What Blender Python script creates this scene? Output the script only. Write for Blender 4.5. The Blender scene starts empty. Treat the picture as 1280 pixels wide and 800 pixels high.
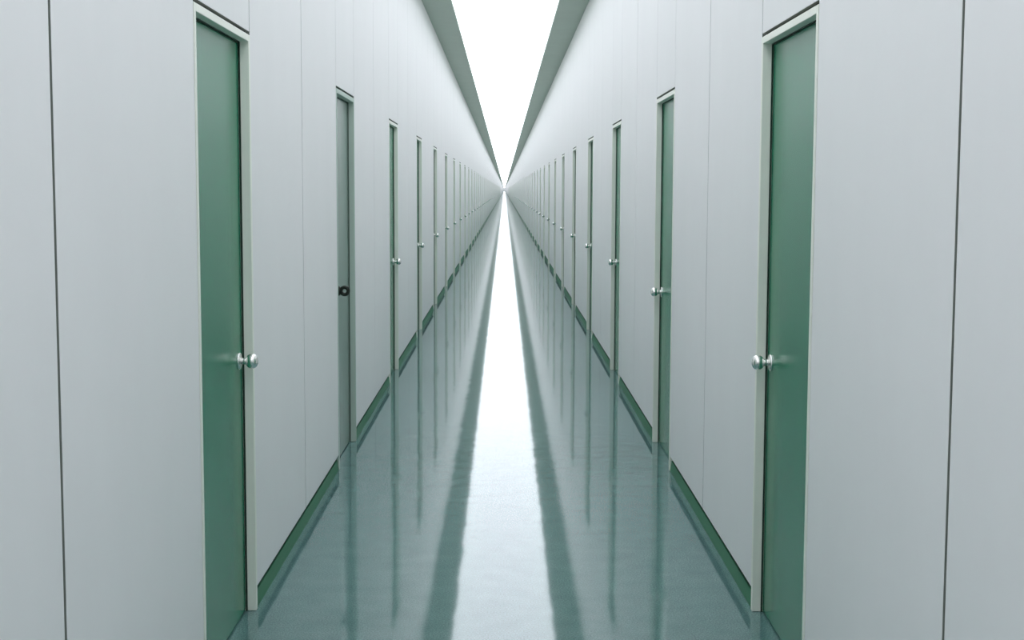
import bpy, bmesh, math, random
from mathutils import Matrix, Vector
random.seed(4)
S = bpy.context.scene
C = S.collection

# ------------------------------------------------------------------ camera
F_PX = 1749.9
cam_d = bpy.data.cameras.new('camera')
cam_d.sensor_fit = 'HORIZONTAL'
cam_d.sensor_width = 36.0
cam_d.lens = F_PX / 1280 * 36.0
cam_d.clip_start = 0.02
cam_d.clip_end = 4000
cam = bpy.data.objects.new('camera', cam_d)
C.objects.link(cam)
PITCH, YAW, ROLL = 0.09274, -0.00574, -0.00346
cam.matrix_world = (Matrix.Translation((-0.0046, 0, 1.5315)) @ Matrix.Rotation(YAW, 4, 'Z')
                    @ Matrix.Rotation(math.pi / 2 - PITCH, 4, 'X') @ Matrix.Rotation(-ROLL, 4, 'Z'))
S.camera = cam

# ------------------------------------------------------------------ world and view
w = bpy.data.worlds.new('world')
w.use_nodes = True
w.node_tree.nodes['Background'].inputs[0].default_value = (0, 0, 0, 1)
w.node_tree.nodes['Background'].inputs[1].default_value = 0
S.world = w
S.view_settings.view_transform = 'Standard'
S.view_settings.look = 'None'
S.view_settings.gamma = 1
S.view_settings.use_curve_mapping = False
S.view_settings.exposure = 0.0
try:
    S.cycles.max_bounces = 14
    S.cycles.diffuse_bounces = 8
    S.cycles.glossy_bounces = 6
except Exception:
    pass

LIGHT_STRENGTH = 2.02
LIGHT_COLOUR = (0.945, 0.96, 1.06)

# ------------------------------------------------------------------ measures (metres)
W = 0.905            # half width of the corridor
ZC = 3.567           # ceiling
ZT = 2.071           # top of door frames
ZK = 0.084           # bottom edge of wall panels
LS = 0.586           # half width of the luminous strip
CAVITY = 0.36        # the diffuser lies this far above the slot in the ceiling
YA, DW, PER = 4.117, 0.898, 3.44
Y_BACK, Y_END = -5.0, 1800.0
N_DOORS = 90

# ------------------------------------------------------------------ materials
def mat(name, col, rough=0.5, metal=0.0, spec=0.5, emis=None, var=0.0, scale=3.0, stretch=(1, 1, 1),
        bump=0.0, bump_scale=60.0):
    m = bpy.data.materials.new(name)
    m.use_nodes = True
    nt = m.node_tree
    b = nt.nodes['Principled BSDF']
    b.inputs['Roughness'].default_value = rough
    b.inputs['Metallic'].default_value = metal
    b.inputs['Specular IOR Level'].default_value = spec
    b.inputs['Base Color'].default_value = (*col, 1)
    if emis:
        b.inputs['Emission Color'].default_value = (*emis[0], 1)
        b.inputs['Emission Strength'].default_value = emis[1]
    tc = nt.nodes.new('ShaderNodeTexCoord')
    mp = nt.nodes.new('ShaderNodeMapping')
    mp.inputs['Scale'].default_value = stretch
    nt.links.new(tc.outputs['Object'], mp.inputs['Vector'])
    if var > 0:
        n = nt.nodes.new('ShaderNodeTexNoise')
        n.inputs['Scale'].default_value = scale
        n.inputs['Detail'].default_value = 5
        n.inputs['Roughness'].default_value = 0.6
        r = nt.nodes.new('ShaderNodeValToRGB')
        r.color_ramp.elements[0].position = 0.3
        r.color_ramp.elements[1].position = 0.7
        r.color_ramp.elements[0].color = (*[c * (1 - var) for c in col], 1)
        r.color_ramp.elements[1].color = (*[min(1, c * (1 + var)) for c in col], 1)
        nt.links.new(mp.outputs['Vector'], n.inputs['Vector'])
        nt.links.new(n.outputs['Fac'], r.inputs['Fac'])
        nt.links.new(r.outputs['Color'], b.inputs['Base Color'])
    if bump > 0:
        n2 = nt.nodes.new('ShaderNodeTexNoise')
        n2.inputs['Scale'].default_value = bump_scale
        n2.inputs['Detail'].default_value = 3
        bp = nt.nodes.new('ShaderNodeBump')
        bp.inputs['Strength'].default_value = bump
        bp.inputs['Distance'].default_value = 0.001
        nt.links.new(mp.outputs['Vector'], n2.inputs['Vector'])
        nt.links.new(n2.outputs['Fac'], bp.inputs['Height'])
        nt.links.new(bp.outputs['Normal'], b.inputs['Normal'])
    return m

M_WALL = mat('panel_laminate', (0.895, 0.885, 0.880), 0.62, spec=0.25, var=0.012, scale=2.2, stretch=(1, 1.2, 0.6))
M_BACK = mat('groove_backing', (0.035, 0.04, 0.035), 0.9, spec=0.1)
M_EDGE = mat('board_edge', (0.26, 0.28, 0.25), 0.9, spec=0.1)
M_SOFFIT = mat('soffit_paint', (0.46, 0.53, 0.47), 0.8, spec=0.15, var=0.03)
M_KICK = mat('green_kick_board', (0.05, 0.21, 0.11), 0.5, spec=0.3)
M_LEAF = mat('green_door_paint', (0.013, 0.215, 0.112), 0.23, spec=0.52, var=0.04, scale=4, stretch=(1, 1, 0.3))
M_LEAFG = mat('grey_green_door_paint', (0.25, 0.33, 0.29), 0.24, spec=0.5, var=0.04, scale=4, stretch=(1, 1, 0.3))
M_FRAME = mat('frame_enamel', (0.92, 0.93, 0.84), 0.45, spec=0.4)
M_FRAMEG = mat('green_frame_enamel', (0.50, 0.60, 0.53), 0.45, spec=0.4)
M_CHROME = mat('polished_chrome', (0.90, 0.89, 0.86), 0.27, metal=1.0)
M_STEEL = mat('dark_latch_steel', (0.12, 0.13, 0.12), 0.35, metal=1.0)
M_SEAL = mat('dark_green_rubber', (0.02, 0.045, 0.03), 0.6, spec=0.2)
M_SEALG = mat('grey_green_rubber', (0.10, 0.15, 0.12), 0.6, spec=0.2)
M_BRONZE = mat('blackened_metal', (0.02, 0.028, 0.02), 0.4, spec=0.3)
M_LIGHT = mat('luminous_diffuser', (0.8, 0.8, 0.8), 0.6, emis=(LIGHT_COLOUR, LIGHT_STRENGTH))

def floor_material():
    m = bpy.data.materials.new('polished_vinyl_floor')
    m.use_nodes = True
    nt = m.node_tree
    L = nt.links.new
    b = nt.nodes['Principled BSDF']
    tc = nt.nodes.new('ShaderNodeTexCoord')
    # broad mottling
    n = nt.nodes.new('ShaderNodeTexNoise'); n.inputs['Scale'].default_value = 9; n.inputs['Detail'].default_value = 6
    r = nt.nodes.new('ShaderNodeValToRGB')
    r.color_ramp.elements[0].position = 0.32; r.color_ramp.elements[0].color = (0.100, 0.205, 0.195, 1)
    r.color_ramp.elements[1].position = 0.70; r.color_ramp.elements[1].color = (0.125, 0.240, 0.230, 1)
    L(tc.outputs['Object'], n.inputs['Vector']); L(n.outputs['Fac'], r.inputs['Fac'])
    # small chips
    v = nt.nodes.new('ShaderNodeTexNoise'); v.inputs['Scale'].default_value = 170; v.inputs['Detail'].default_value = 2
    r2 = nt.nodes.new('ShaderNodeValToRGB')
    r2.color_ramp.elements[0].position = 0.35; r2.color_ramp.elements[0].color = (0.66, 0.68, 0.68, 1)
    r2.color_ramp.elements[1].position = 0.72; r2.color_ramp.elements[1].color = (1.6, 1.5, 1.5, 1)
    mx = nt.nodes.new('ShaderNodeMix'); mx.data_type = 'RGBA'; mx.blend_type = 'MULTIPLY'
    mx.inputs['Factor'].default_value = 0.8
    L(tc.outputs['Object'], v.inputs['Vector']); L(v.outputs['Fac'], r2.inputs['Fac'])
    L(r.outputs['Color'], mx.inputs['A']); L(r2.outputs['Color'], mx.inputs['B'])
    L(mx.outputs['Result'], b.inputs['Base Color'])
    b.inputs['Roughness'].default_value = 0.06
    b.inputs['IOR'].default_value = 1.58
    # gentle undulation of the laid sheet
    w1 = nt.nodes.new('ShaderNodeTexNoise'); w1.inputs['Scale'].default_value = 3.0; w1.inputs['Detail'].default_value = 2
    bp = nt.nodes.new('ShaderNodeBump'); bp.inputs['Strength'].default_value = 0.5; bp.inputs['Distance'].default_value = 0.0015
    L(tc.outputs['Object'], w1.inputs['Vector']); L(w1.outputs['Fac'], bp.inputs['Height'])
    L(bp.outputs['Normal'], b.inputs['Normal'])
    return m
M_FLOOR = floor_material()

# ------------------------------------------------------------------ helpers
def add_box(bm, x0, x1, y0, y1, z0, z1, bevel=0.0):
    if x0 > x1: x0, x1 = x1, x0
    vs = [bm.verts.new((x, y, z)) for x in (x0, x1) for y in (y0, y1) for z in (z0, z1)]
    q = [(0, 1, 3, 2), (4, 6, 7, 5), (0, 4, 5, 1), (2, 3, 7, 6), (0, 2, 6, 4), (1, 5, 7, 3)]
    fs = [bm.faces.new([vs[i] for i in f]) for f in q]
    if bevel > 0:
        es = list({e for f in fs for e in f.edges})
        bmesh.ops.bevel(bm, geom=es, offset=bevel, segments=1, affect='EDGES')

def add_lathe(bm, prof, s, centre, seg=28):
    """prof: (distance out from the leaf, radius); axis points into the corridor (-s)"""
    cx, cy, cz = centre
    rings = []
    for d, r in prof:
        rings.append([bm.verts.new((cx - s * d, cy + r * math.cos(2 * math.pi * k / seg), cz + r * math.sin(2 * math.pi * k / seg)))
                      for k in range(seg)])
    for a, b in zip(rings, rings[1:]):
        for k in range(seg):
            bm.faces.new((a[k], a[(k + 1) % seg], b[(k + 1) % seg], b[k]))
    bm.faces.new(rings[0]); bm.faces.new(rings[-1])

def obj(name, bm, m, parent=None, smooth=False):
    bmesh.ops.recalc_face_normals(bm, faces=bm.faces[:])
    me = bpy.data.meshes.new(name)
    bm.to_mesh(me); bm.free()
    for mm in (m if isinstance(m, (list, tuple)) else [m]):
        me.materials.append(mm)
    if smooth:
        me.polygons.foreach_set('use_smooth', [True] * len(me.polygons))
    o = bpy.data.objects.new(name, me)
    C.objects.link(o)
    if parent: o.parent = parent
    return o

def tag(o, label, cat, group=None, kind=None):
    o['label'] = label
    o['category'] = cat
    if group: o['group'] = group
    if kind: o['kind'] = kind
    return o

# ------------------------------------------------------------------ the shell
bm = bmesh.new()
add_box(bm, -W - 0.14, W + 0.14, Y_BACK - 0.1, Y_END, -0.06, 0)
tag(obj('floor', bm, M_FLOOR), 'polished blue-green vinyl floor mirroring the lit ceiling strip', 'floor', kind='structure')

door_y = [YA + PER * i for i in range(N_DOORS)]

def bays():
    """panels as (y0, y1, z0, z1); grooves lie between them"""
    G = 0.0065
    out = []
    edges = [Y_BACK, -2.31, -1.04, 0.277, 1.547, 2.818]
    for a, b in zip(edges, edges[1:]): out.append((a + 0.0085, b - 0.0085, ZK, ZC))
    out.append((2.818 + 0.0085, door_y[0] - 0.004, ZK, ZC))
    for i, y in enumerate(door_y):
        out.append((y + 0.0065, y + DW - 0.0065, ZT + 0.012, ZC))
        ym = y + DW + 1.27
        nx = y + PER
        out.append((y + DW + 0.004, ym - G, ZK, ZC))
        out.append((ym + G, nx - 0.004, ZK, ZC))
    y = door_y[-1] + PER
    while y < Y_END:
        out.append((y + G, min(y + 1.27, Y_END) - G, ZK, ZC)); y += 1.27
    return out

def make_wall(side, s):
    bm = bmesh.new()
    T = 0.016
    for (y0, y1, z0, z1) in bays():
        add_box(bm, s * W, s * (W + T), y0, y1, z0, z1, 0.0012 if y0 < 60 else 0)
    bm.normal_update()
    for f in bm.faces:                     # board edges coloured darker to deepen the shade in the joints
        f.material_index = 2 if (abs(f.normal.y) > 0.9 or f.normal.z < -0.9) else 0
    n0 = len(bm.faces)
    # solid backing behind the panels, left open at the doorways
    y = Y_BACK
    for yd in door_y:
        add_box(bm, s * (W + T), s * (W + 0.14), y, yd, 0, ZC)
        add_box(bm, s * (W + T), s * (W + 0.14), yd, yd + DW, ZT, ZC)
        y = yd + DW
    add_box(bm, s * (W + T), s * (W + 0.14), y, Y_END, 0, ZC)
    bm.faces.ensure_lookup_table()
    for f in bm.faces[n0:]: f.material_index = 1
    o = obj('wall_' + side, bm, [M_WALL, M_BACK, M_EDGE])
    tag(o, 'pale grey panelled wall on the %s with thin dark vertical joints' % side, 'wall', kind='structure')
    # green kick board set just behind the panel face, an open joint above it
    bm = bmesh.new()
    y = Y_BACK
    for yd in door_y + [Y_END]:
        # the board leans back: its toe almost reaches the panel face, an open dark joint remains above it
        pr = [(W + 0.003, 0.0), (W + 0.0035, 0.010), (W + 0.0095, 0.056), (W + T - 0.0005, 0.056), (W + T - 0.0005, 0.0)]
        a = [bm.verts.new((s * px, y, pz)) for px, pz in pr]
        b = [bm.verts.new((s * px, yd, pz)) for px, pz in pr]
        for i in range(len(pr)):
            j = (i + 1) % len(pr)
            bm.faces.new((a[i], a[j], b[j], b[i]))
        bm.faces.new(a); bm.faces.new(b[::-1])
        y = yd + DW
    k = obj('baseboard_' + side, bm, M_KICK)
    tag(k, 'dark green recessed kick board under the wall panels on the %s' % side, 'baseboard', kind='structure')

make_wall('left', -1)
make_wall('right', 1)

bm = bmesh.new()
for s in (-1, 1):
    add_box(bm, s * LS, s * (W + 0.14), Y_BACK, Y_END, ZC + 0.003, ZC + 0.03)
    add_box(bm, s * (W - 0.02), s * (W + 0.14), Y_BACK, Y_END, ZC + 0.03, ZC + CAVITY + 0.06)
obj_c = obj('ceiling', bm, M_SOFFIT)
tag(obj_c, 'grey-green ceiling margins running along both sides of the lit strip', 'ceiling', kind='structure')

bm = bmesh.new()
add_box(bm, -W - 0.14, W + 0.14, Y_BACK - 0.1, Y_BACK, 0, ZC + 0.1)
tag(obj('wall_back', bm, M_WALL), 'plain pale wall closing the near end of the corridor', 'wall', kind='structure')
bm = bmesh.new()
add_box(bm, -W - 0.14, W + 0.14, Y_END, Y_END + 0.1, 0, ZC + 0.1)
tag(obj('wall_far', bm, M_WALL), 'tiny pale end wall where the corridor vanishes', 'wall', kind='structure')

# the luminous strip: a shallow tray diffuser, in 3.44 m lengths of one continuous run
bm = bmesh.new()
LL = W - 0.02
y = Y_BACK
while y < Y_END:
    y1 = min(y + PER * (1 if y < 120 else 8 if y < 400 else 40), Y_END)
    v = [bm.verts.new(p) for p in ((-LL, y, ZC + CAVITY), (LL, y, ZC + CAVITY), (LL, y1, ZC + CAVITY), (-LL, y1, ZC + CAVITY))]
    bm.faces.new(v[::-1])
    y = y1
bmesh.ops.remove_doubles(bm, verts=bm.verts[:], dist=1e-4)
me = bpy.data.meshes.new('ceiling_light'); bm.to_mesh(me); bm.free(); me.materials.append(M_LIGHT)
lt = bpy.data.objects.new('ceiling_light', me); C.objects.link(lt)
sd = lt.modifiers.new('thickness', 'SOLIDIFY'); sd.thickness = 0.05; sd.offset = -1
tag(lt, 'continuous glowing white ceiling light strip running the whole corridor', 'ceiling light')

# ------------------------------------------------------------------ doors
REC = 0.037      # how far the leaf sits behind the wall face
FW = 0.025       # visible face of the frame
KNOB_PROF = [(0.0, 0.031), (0.004, 0.031), (0.007, 0.027), (0.009, 0.013), (0.018, 0.0120), (0.026, 0.0125),
             (0.029, 0.0175), (0.033, 0.0222), (0.039, 0.0256), (0.046, 0.0268), (0.053, 0.0258), (0.059, 0.0228), (0.064, 0.0175), (0.067, 0.0105), (0.068, 0.003)]

def make_door(s, special=False):
    root = bpy.data.objects.new('door_1', None)
    C.objects.link(root)
    D = 0.12
    g = 0.002
    bm = bmesh.new()                       # frame: two jambs, a head, and the rebate behind the leaf
    for a, b in ((g, g + FW), (DW - g - FW, DW - g)):
        add_box(bm, -s * 0.0015, s * D, a, b, 0.001, ZT, 0.0015)
    add_box(bm, -s * 0.0015, s * D, g + FW, DW - g - FW, ZT - FW, ZT, 0.0015)
    fo = obj('door_frame', bm, M_FRAMEG if special else M_FRAME, root)
    bm = bmesh.new()                       # dark rubber seal lying in the rebate in front of the leaf edge
    x0, x1 = s * (REC - 0.007), s * (REC - 0.001)
    add_box(bm, x0, x1, g + FW, g + FW + 0.0045, 0.001, ZT - FW)
    add_box(bm, x0, x1, DW - g - FW - 0.0045, DW - g - FW, 0.001, ZT - FW)
    add_box(bm, x0, x1, g + FW + 0.0045, DW - g - FW - 0.0045, ZT - FW - 0.0045, ZT - FW)
    obj('door_seal', bm, M_SEALG if special else M_SEAL, fo)
    bm = bmesh.new()
    gap = 0.0045
    ya, yb = g + FW + gap, DW - g - FW - gap
    add_box(bm, s * REC, s * (REC + 0.042), ya, yb, 0.007, ZT - FW - gap, 0.0015)
    leaf = obj('door_leaf', bm, M_LEAFG if special else M_LEAF, root)
    if special: leaf['label'] = 'grey-green leaf, paler than the other doors'
    if not special:
        ky, kz = yb - 0.062, 0.925
        bm = bmesh.new()
        add_lathe(bm, [(-0.002, 0.031)] + KNOB_PROF[1:4] + [(0.010, 0.010)], s, (s * REC, ky, kz))
        kn = obj('knob_rosette', bm, M_CHROME, root, True)
        bm = bmesh.new()
        add_lathe(bm, [(0.009, 0.0125)] + KNOB_PROF[4:], s, (s * REC, ky, kz))
        obj('door_knob', bm, M_CHROME, kn, True)
        bm = bmesh.new()                   # latch face on the leaf edge, a small steel plate
        add_box(bm, s * (REC + 0.010), s * (REC + 0.032), yb - 0.0005, yb + 0.0015, kz - 0.028, kz + 0.028)
        obj('latch_plate', bm, M_STEEL, leaf)
    else:
        ky, kz = 0.37, 0.957
        bm = bmesh.new()
        add_lathe(bm, [(-0.002, 0.028), (0.005, 0.028), (0.008, 0.022), (0.010, 0.010), (0.012, 0.010)], s, (s * REC, ky, kz))
        kn = obj('pull_rosette', bm, M_BRONZE, root, True)
        bm = bmesh.new()                   # small ring pull standing out from the leaf
        R1, R2, cx = 0.0205, 0.0105, s * REC - s * 0.033
        ns, nt_ = 28, 12
        rg = []
        for i in range(ns):
            a = 2 * math.pi * i / ns
            rg.append([bm.verts.new((cx + (R1 + R2 * math.cos(t)) * math.cos(a), ky + R2 * math.sin(t),
                                     kz + (R1 + R2 * math.cos(t)) * math.sin(a)))
                       for t in (2 * math.pi * j / nt_ for j in range(nt_))])
        for i in range(ns):
            for j in range(nt_):
                bm.faces.new((rg[i][j], rg[(i + 1) % ns][j], rg[(i + 1) % ns][(j + 1) % nt_], rg[i][(j + 1) % nt_]))
        obj('ring_pull', bm, M_BRONZE, kn, True)
    return root

def copy_tree(o, parent=None, depth=0, far=False):
    c = o.copy(); C.objects.link(c); c.parent = parent
    for ch in list(o.children):
        if far and ch.name.startswith('latch_plate'): continue
        if far > 1 and ch.name.startswith(('knob', 'door_knob', 'door_seal')): continue
        copy_tree(ch, c, depth + 1, far)
    return c

ORD = ['nearest', 'second', 'third', 'fourth', 'fifth', 'sixth', 'seventh', 'eighth', 'ninth', 'tenth']
n = 1
for side, s in (('left', -1), ('right', 1)):
    proto = make_door(s)
    for i, y in enumerate(door_y):
        if s < 0 and i == 1:
            d = make_door(s, True)
        elif i == 0:
            d = proto
        else:
            d = copy_tree(proto, far=2 if i > 34 else int(i > 12))
        d.name = 'door_%d' % n
        d.location = (s * W, y, 0)
        n += 1
        if s < 0 and i == 1:
            tag(d, 'grey-green door with a small dark ring pull, second along the left wall', 'door', 'doors along the left wall', 'structure')
        elif i < len(ORD):
            tag(d, 'green door with chrome knob in a pale frame, %s along the %s wall' % (ORD[i], side), 'door',
                'doors along the %s wall' % side, 'structure')
        else:
            tag(d, 'tiny far-off door, one of the row dwindling down the %s wall beyond the tenth' % side, 'door',
                'far doors dwindling down the %s wall' % side, 'structure')
